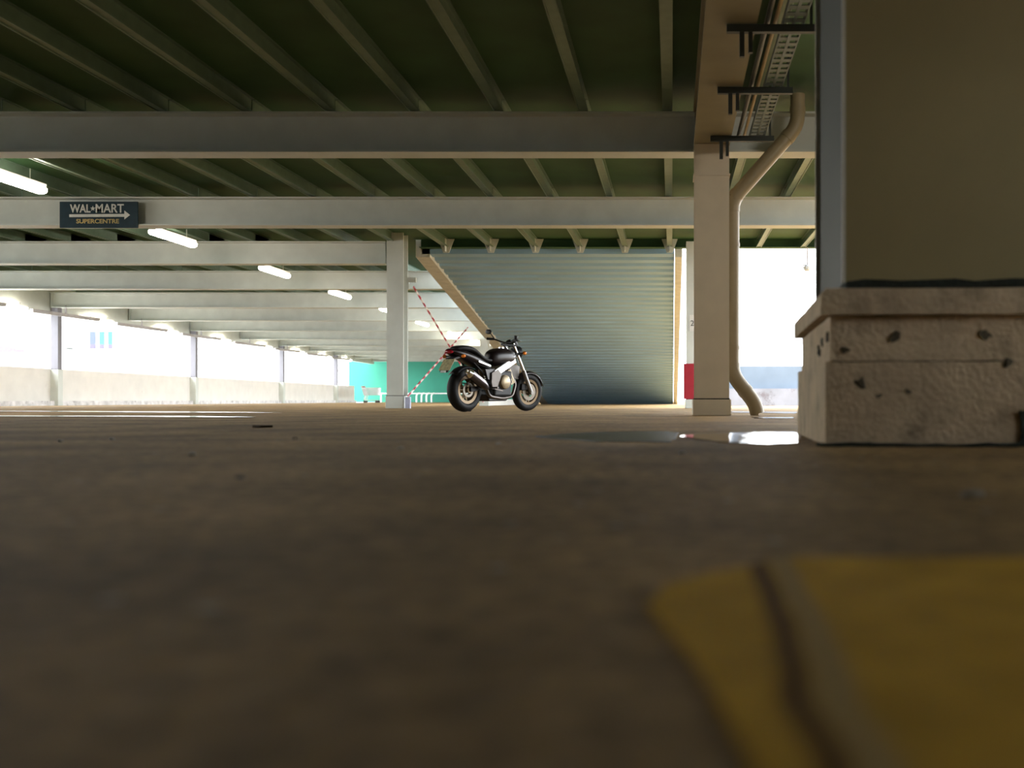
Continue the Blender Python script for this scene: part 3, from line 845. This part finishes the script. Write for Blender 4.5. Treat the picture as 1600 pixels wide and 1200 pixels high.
mr = part('mirror', K_plas, lambda b: (b.tube([(0.17, 0.22, 1.07), (0.20, 0.30, 1.11), (0.22, 0.37, 1.15)], 0.008, 8), b.ball((0.22, 0.41, 1.165), 0.018, 0.07, 0.04)), steer=True, smooth=True)
part('instrument_cluster', K_plas, lambda b: (b.cyl((0.30, -0.05, 1.04), (0.35, -0.05, 0.98), 0.055), b.cyl((0.30, 0.05, 1.04), (0.35, 0.05, 0.98), 0.045)), steer=True, smooth=True)
hl = part('headlight', K_plas, lambda b: b.lathe([(0.03, -0.10), (0.07, -0.08), (0.092, -0.02), (0.096, 0.03), (0.0, 0.035)], (0.44, 0, 0.88), 24, 'x'), steer=True, smooth=True)
part('headlight_lens', K_glass, lambda b: b.ball((0.475, 0, 0.88), 0.025, 0.088, 0.088, 16, 10), hl, True, smooth=True)
for s in (-1, 1):
    i_ = part('front_indicator', K_plas, lambda b: b.tube([(0.40, s*0.09, 0.87), (0.42, s*0.16, 0.875)], 0.010, 8), steer=True, smooth=True)
    part('indicator_lens', K_ora, lambda b: b.ball((0.425, s*0.185, 0.88), 0.035, 0.03, 0.028), i_, True, smooth=True)
def mudguard(b):
    rings = []
    for k in range(13):
        a = math.radians(18 + 118*k/12); r = RF + 0.028
        row = []
        for j in range(7):
            w_ = (j/3-1); rr = r - 0.035*abs(w_)**2.2
            row.append(b.bm.verts.new((0.69 + rr*math.cos(a), w_*0.07, RF + rr*math.sin(a))))
        rings.append(row)
    b._loft(rings, False, False)
o = part('front_mudguard', K_blk, mudguard, steer=True, smooth=True)
s_ = o.modifiers.new('solid', 'SOLIDIFY'); s_.thickness = 0.006

# tank, seat, tail
tk = part('fuel_tank', K_blk, lambda b: b.loft([(-0.21, 0.77, 0.07, 0.07), (-0.16, 0.775, 0.11, 0.115), (-0.05, 0.79, 0.145, 0.14), (0.08, 0.795, 0.168, 0.142), (0.20, 0.80, 0.162, 0.125), (0.31, 0.81, 0.12, 0.085), (0.37, 0.81, 0.07, 0.04)], 16, 2.6), subsurf=1, smooth=True)
part('filler_cap', K_chr, lambda b: b.cyl((0.10, 0, 0.925), (0.10, 0, 0.945), 0.04), tk, smooth=True)
part('seat', K_seat, lambda b: b.loft([(-0.93, 0.875, 0.07, 0.02), (-0.86, 0.89, 0.10, 0.035), (-0.76, 0.895, 0.125, 0.045), (-0.64, 0.885, 0.13, 0.045), (-0.54, 0.85, 0.13, 0.045), (-0.46, 0.79, 0.13, 0.045), (-0.36, 0.745, 0.13, 0.035), (-0.24, 0.735, 0.11, 0.03), (-0.16, 0.745, 0.08, 0.02)], 16, 2.8), subsurf=1, smooth=True)
tl = part('tail_fairing', K_blk, lambda b: b.loft([(-1.03, 0.855, 0.05, 0.02), (-0.97, 0.84, 0.085, 0.045), (-0.86, 0.815, 0.125, 0.065), (-0.74, 0.79, 0.145, 0.075), (-0.58, 0.745, 0.15, 0.085), (-0.42, 0.685, 0.145, 0.075), (-0.28, 0.65, 0.13, 0.055), (-0.2, 0.65, 0.10, 0.03)], 16, 2.6), subsurf=1, smooth=True)
part('tail_lamp', K_red, lambda b: b.ball((-1.0, 0, 0.835), 0.045, 0.075, 0.032), tl, smooth=True)
for s in (-1, 1):
    part('seat_trim', K_sil, lambda b: b.bar((-0.56, s*0.152, 0.715), (-0.30, s*0.142, 0.655), 0.006, 0.022), tl)
    part('side_panel', K_blk, lambda b: b.prism([(-0.44, 0.61), (-0.22, 0.62), (-0.16, 0.52), (-0.26, 0.42), (-0.38, 0.46)], s*0.135, s*0.160, 'xz'), bevel=0.008)
    i_ = part('rear_indicator', K_plas, lambda b: b.tube([(-0.89, s*0.09, 0.78), (-0.90, s*0.15, 0.775)], 0.010, 8), smooth=True)
    part('indicator_lens', K_ora, lambda b: b.ball((-0.90, s*0.175, 0.775), 0.035, 0.03, 0.026), i_, smooth=True)
ph = part('plate_hanger', K_plas, lambda b: (b.bar((-0.84, 0, 0.77), (-0.99, 0, 0.73), 0.15, 0.03), b.bar((-0.965, 0, 0.75), (-1.10, 0, 0.55), 0.15, 0.015)), bevel=0.004)
part('number_plate', K_plate, lambda b: b.bar((-0.985, 0, 0.735), (-1.095, 0, 0.575), 0.205, 0.006), ph)
part('reflector', K_glass, lambda b: b.bar((-1.105, 0, 0.57), (-1.12, 0, 0.545), 0.09, 0.012), ph)

# frame, engine, exhaust
for s in (-1, 1):
    part('frame_spar', K_sil, lambda b: b.bar((-0.24, s*0.165, 0.545), (0.27, s*0.115, 0.765), 0.035, 0.105), bevel=0.012)
    part('frame_plate', mat('frame_plate_grey', (0.10, 0.085, 0.075), 0.45, 0.4) if s < 0 else K_sil, lambda b: b.prism([(-0.32, 0.56), (-0.18, 0.61), (-0.10, 0.54), (-0.20, 0.34), (-0.30, 0.32), (-0.33, 0.42)], s*0.155, s*0.185, 'xz'), bevel=0.008)
    part('foot_peg', K_hdr, lambda b: (b.tube([(-0.30, s*0.18, 0.345), (-0.30, s*0.28, 0.345)], 0.013, 8), b.bar((-0.26, s*0.18, 0.33), (-0.10, s*0.20, 0.30), 0.012, 0.012)), smooth=False)
part('subframe', K_plas, lambda b: [b.tube([(-0.20, s*0.12, 0.60), (-0.55, s*0.11, 0.68), (-0.90, s*0.07, 0.79)], 0.014, 8) for s in (-1, 1)] + [b.tube([(-0.28, s*0.13, 0.44), (-0.62, s*0.11, 0.69)], 0.012, 8) for s in (-1, 1)], smooth=True)
eng = part('engine', K_plas, lambda b: (b.box(-0.22, 0.16, -0.15, 0.15, 0.22, 0.47), b.box(-0.05, 0.22, -0.11, 0.11, 0.40, 0.60)), bevel=0.03)
part('clutch_cover', K_eng, lambda b: b.lathe([(0.0, -0.215), (0.075, -0.21), (0.10, -0.19), (0.105, -0.15), (0.0, -0.15)], (-0.02, 0, 0.43), 28), eng, smooth=True)
part('alternator_cover', K_eng, lambda b: b.lathe([(0.0, 0.20), (0.08, 0.195), (0.095, 0.15), (0.0, 0.15)], (0.02, 0, 0.38), 28), eng, smooth=True)
def cyl_fins(b, p0, p1, w):
    p0, p1 = Vector(p0), Vector(p1)
    for k in range(7):
        a = p0.lerp(p1, k/7); c_ = p0.lerp(p1, (k+0.55)/7)
        b.bar(a, c_, w, w*0.9, (0,1,0))
part('cylinder', K_eng, lambda b: cyl_fins(b, (0.06, 0, 0.44), (0.25, 0, 0.53), 0.22), eng)
part('cylinder', K_eng, lambda b: cyl_fins(b, (-0.06, 0, 0.46), (-0.13, 0, 0.66), 0.20), eng)
part('radiator', mat('radiator_core', (0.12, 0.11, 0.10), 0.5, 0.4), lambda b: b.bar((0.36, 0, 0.70), (0.33, 0, 0.50), 0.03, 0.30, (1,0,0)), bevel=0.006)
part('header_pipe', K_hdr, lambda b: (b.tube(bend([(0.26, -0.05, 0.52), (0.34, -0.07, 0.42), (0.22, -0.10, 0.22), (-0.02, -0.11, 0.19), (-0.34, -0.15, 0.22), (-0.45, -0.19, 0.335)], 0.07), 0.024, 12),), smooth=True)
part('belly_pan', K_blk, lambda b: b.prism([(-0.34, 0.25), (0.14, 0.25), (0.16, 0.20), (0.10, 0.155), (-0.28, 0.15)], -0.10, 0.12, 'xz'), bevel=0.015)
mf = part('muffler', mat('dark_muffler', (0.10, 0.09, 0.10), 0.22, 0.9), lambda b: b.tube([(-0.43, -0.195, 0.335), (-0.47, -0.198, 0.357), (-0.56, -0.203, 0.405), (-0.82, -0.215, 0.535)], [0.03, 0.05, 0.068, 0.070], 20), smooth=True)
part('muffler_end', K_chr, lambda b: (b.tube([(-0.815, -0.215, 0.532), (-0.865, -0.217, 0.556)], [0.072, 0.052], 20), b.tube([(-0.86, -0.217, 0.553), (-0.89, -0.218, 0.568)], 0.03, 14)), mf, smooth=True)
part('heat_shield', K_chr, lambda b: b.bar((-0.50, -0.235, 0.435), (-0.78, -0.25, 0.575), 0.05, 0.008, (0,-0.6,1)), mf, bevel=0.003)
part('swingarm', K_sil if False else K_plas, lambda b: [b.bar((-0.22, s*0.10, 0.37), (-0.70, s*0.115, 0.315), 0.035, 0.065) for s in (-1, 1)] + [b.bar((-0.30, -0.1, 0.36), (-0.30, 0.1, 0.36), 0.08, 0.06)], bevel=0.006)
part('drive_chain', K_disc, lambda b: (b.bar((-0.69, 0.098, RR+0.095), (-0.18, 0.098, 0.40), 0.012, 0.014), b.bar((-0.69, 0.098, RR-0.095), (-0.18, 0.098, 0.32), 0.012, 0.014)))
part('shock_absorber', K_rim, lambda b: b.tube([(-0.30, 0, 0.40), (-0.36, 0, 0.62)], 0.035, 12), smooth=True)
part('side_stand', K_plas, lambda b: b.tube([(-0.20, 0.13, 0.30), (-0.28, 0.26, 0.012), (-0.31, 0.27, 0.012)], 0.011, 8), smooth=True)
def hugger(b):
    rings = []
    for k in range(9):
        a = math.radians(50 + 90*k/8); r = RR + 0.03
        rings.append([b.bm.verts.new((-0.69 + (r-0.03*abs(j/2-1)**2)*math.cos(a), (j/2-1)*0.085, RR + (r-0.03*abs(j/2-1)**2)*math.sin(a))) for j in range(5)])
    b._loft(rings, False, False)
o = part('rear_hugger', K_plas, hugger, smooth=True)
s_ = o.modifiers.new('solid', 'SOLIDIFY'); s_.thickness = 0.005
